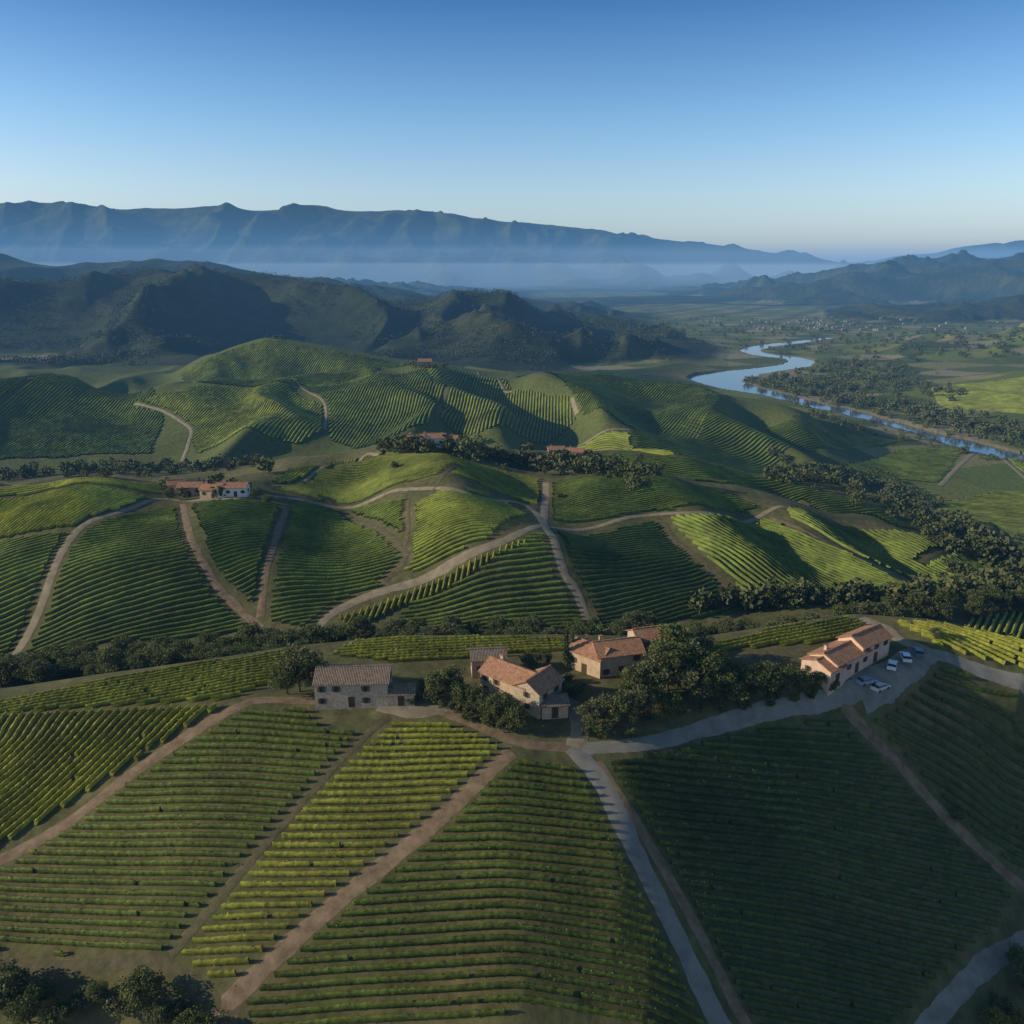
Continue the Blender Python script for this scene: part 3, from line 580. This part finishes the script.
pt=[];hs=[]
for i in range(11000):
    Y=math.exp(rng.uniform(math.log(1300),math.log(3000))); c=rng.uniform(-.66,.3); x=c*Y
    if perlin(np.array([x/160]),np.array([Y/160]),90)[0]>-.15 and H(x,Y)>-74: pt.append((x,Y)); hs.append(rng.uniform(6,13))
mass('hillside_woodland',pt,hs,16,M_wood)
# distant town
tb=MB()
for i in range(75):
    px=rng.normal(830,65); py=rng.uniform(318,331); x,y=G(px,py); z=float(H(x,y)); l=rng.uniform(7,13); w=rng.uniform(6,9); h=rng.uniform(3,5)
    if z>-65: continue
    tb.box(x-l/2,x+l/2,y-w/2,y+w/2,z-2,z+h,0); tb.poly([(x-l/2-.5,y-w/2-.5,z+h+.05),(x+l/2+.5,y-w/2-.5,z+h+.05),(x+l/2+.5,y+w/2+.5,z+h+.05),(x-l/2-.5,y+w/2+.5,z+h+.05),(x-l/2,y,z+h+3),(x+l/2,y,z+h+3)],[(0,1,5,4),(2,3,4,5),(0,4,3),(1,2,5)],1)
link(bpy.data.objects.new('distant_town',tb.mesh('distant_town',[M_town,M_tile2])))
# ------------------------------------------------------------------ parked cars
def car_meshes():
    body=MB(); W=.9
    prof=[(-2.2,.35),(-2.2,.85),(-2.0,.98),(-1.1,1.02),(1.0,1.0),(2.0,.82),(2.2,.7),(2.2,.35)]
    n=len(prof); vs=[(x,-W,z) for x,z in prof]+[(x,W,z) for x,z in prof]; body.poly(vs,[tuple(range(n)),tuple(range(2*n-1,n-1,-1))]+[(i,i+n,(i+1)%n+n,(i+1)%n) for i in range(n)])
    gl=MB(); cb=[(-1.8,1.0),(-1.35,1.4),(.35,1.42),(1.05,.98)]; Wt=.72
    vs=[(cb[0][0],-W+.06,1.0),(cb[3][0],-W+.06,.98),(cb[2][0],-Wt,1.4),(cb[1][0],-Wt,1.4)]; vs+=[(x,-y,z) for x,y,z in vs]
    gl.poly(vs,[(0,1,2,3),(7,6,5,4),(0,3,7,4),(1,5,6,2),(3,2,6,7)])
    rf=MB(); rf.box(-1.38,.38,-Wt-.02,Wt+.02,1.403,1.46)
    wh=MB()
    for x in (-1.35,1.35):
        for y in (-.92,.74):
            k=14; vs=[(x+.33*math.cos(a*6.2832/k),y,.33+.33*math.sin(a*6.2832/k)) for a in range(k)]; vs+=[(a,b+.18,c) for a,b,c in vs]
            wh.poly(vs,[tuple(range(k)),tuple(range(2*k-1,k-1,-1))]+[(i,i+k,(i+1)%k+k,(i+1)%k) for i in range(k)])
    return body,gl,rf,wh
cbm=car_meshes(); M_tyre=noise_mat('tyre_rubber',(.02,.02,.02),(.03,.03,.03),3,0)
for i,(px,py,yw,c) in enumerate([(866,684,20,(.25,.4,.55)),(892,668,60,(.8,.8,.8)),(905,660,75,(.75,.78,.8)),(918,655,70,(.12,.16,.22)),(880,690,30,(.7,.72,.74))]):
    x,y=G(px,py); r=link(bpy.data.objects.new('parked_car',None)); r.location=(x,y,float(H(x,y))+.17); r.rotation_euler=(0,0,math.radians(yw))
    for nm,mb,mt in zip(('body','cabin_glass','roof_panel','wheels'),cbm,(carm('car_paint',c),M_glass,carm('car_paint',c),M_tyre)):
        o=link(bpy.data.objects.new(nm,mb.mesh(nm,[mt]))); o.parent=r
# ------------------------------------------------------------------ haze layers (absorbing volumes whose own glow stands in for scattered daylight)
def air(name,x0,x1,y0,y1,z0,z1,ext,col,em):
    mb=MB(); mb.box(x0,x1,y0,y1,z0,z1); m=bpy.data.materials.new(name); m.use_nodes=True; nt=m.node_tree; nt.nodes.clear()
    o=nt.nodes.new('ShaderNodeOutputMaterial'); a=nt.nodes.new('ShaderNodeVolumeAbsorption'); e=nt.nodes.new('ShaderNodeEmission'); s=nt.nodes.new('ShaderNodeAddShader')
    a.inputs['Color'].default_value=(0,0,0,1); a.inputs['Density'].default_value=ext; e.inputs[0].default_value=(*col,1); e.inputs[1].default_value=em*ext
    nt.links.new(a.outputs[0],s.inputs[0]); nt.links.new(e.outputs[0],s.inputs[1]); nt.links.new(s.outputs[0],o.inputs['Volume'])
    link(bpy.data.objects.new(name,mb.mesh(name,[m])))
air('sky_haze',-40000,40000,-3000,24500,-400,520,1/13000,(.12,.30,.56),1.0)
air('valley_mist',-30000,30000,8200,11800,-390,380,1/11000,(.40,.56,.74),1.0)
air('valley_mist',-30000,30000,7900,11900,-385,200,1/8500,(.54,.67,.80),1.0)
# ------------------------------------------------------------------ light
EL=math.radians(20); AZ=math.radians(-95)
sd=Vector((math.sin(AZ)*math.cos(EL),math.cos(AZ)*math.cos(EL),math.sin(EL)))
sun=bpy.data.lights.new('sun','SUN'); sun.energy=5.0; sun.angle=math.radians(.5); sun.color=(1,.88,.64)
so=link(bpy.data.objects.new('sun',sun)); so.rotation_euler=sd.to_track_quat('Z','Y').to_euler(); so.location=(-200,0,300)
w=bpy.data.worlds.new('World'); scene.world=w; w.use_nodes=True; nt=w.node_tree; bg=nt.nodes['Background']
sk=nt.nodes.new('ShaderNodeTexSky'); sk.sky_type='NISHITA'; sk.sun_disc=False; sk.sun_elevation=EL; sk.sun_rotation=AZ; sk.air_density=1.0; sk.dust_density=.8; sk.ozone_density=3.0; sk.altitude=0
tcw=nt.nodes.new('ShaderNodeTexCoord'); sx=nt.nodes.new('ShaderNodeSeparateXYZ'); nt.links.new(tcw.outputs['Generated'],sx.inputs[0])
cr=nt.nodes.new('ShaderNodeValToRGB'); nt.links.new(sx.outputs['Z'],cr.inputs[0]); e=cr.color_ramp.elements
e[0].position=.03; e[0].color=(.96,.82,.74,1); e[1].position=.7; e[1].color=(.30,.32,.33,1)
for p,c in [(.09,(.84,.78,.76)),(.17,(.52,.63,.71)),(.28,(.16,.33,.50))]:
    x=e.new(p); x.color=(*c,1)
vm=nt.nodes.new('ShaderNodeVectorMath'); vm.operation='MULTIPLY'; nt.links.new(sk.outputs[0],vm.inputs[0]); nt.links.new(cr.outputs[0],vm.inputs[1])
vs=nt.nodes.new('ShaderNodeVectorMath'); vs.operation='SCALE'; vs.inputs['Scale'].default_value=2.0; nt.links.new(vm.outputs[0],vs.inputs[0])
nt.links.new(vs.outputs[0],bg.inputs[0]); bg.inputs[1].default_value=.13
scene.view_settings.view_transform='Standard'; scene.view_settings.look='None'; scene.view_settings.exposure=0
print('DONE',time.time()-T0)
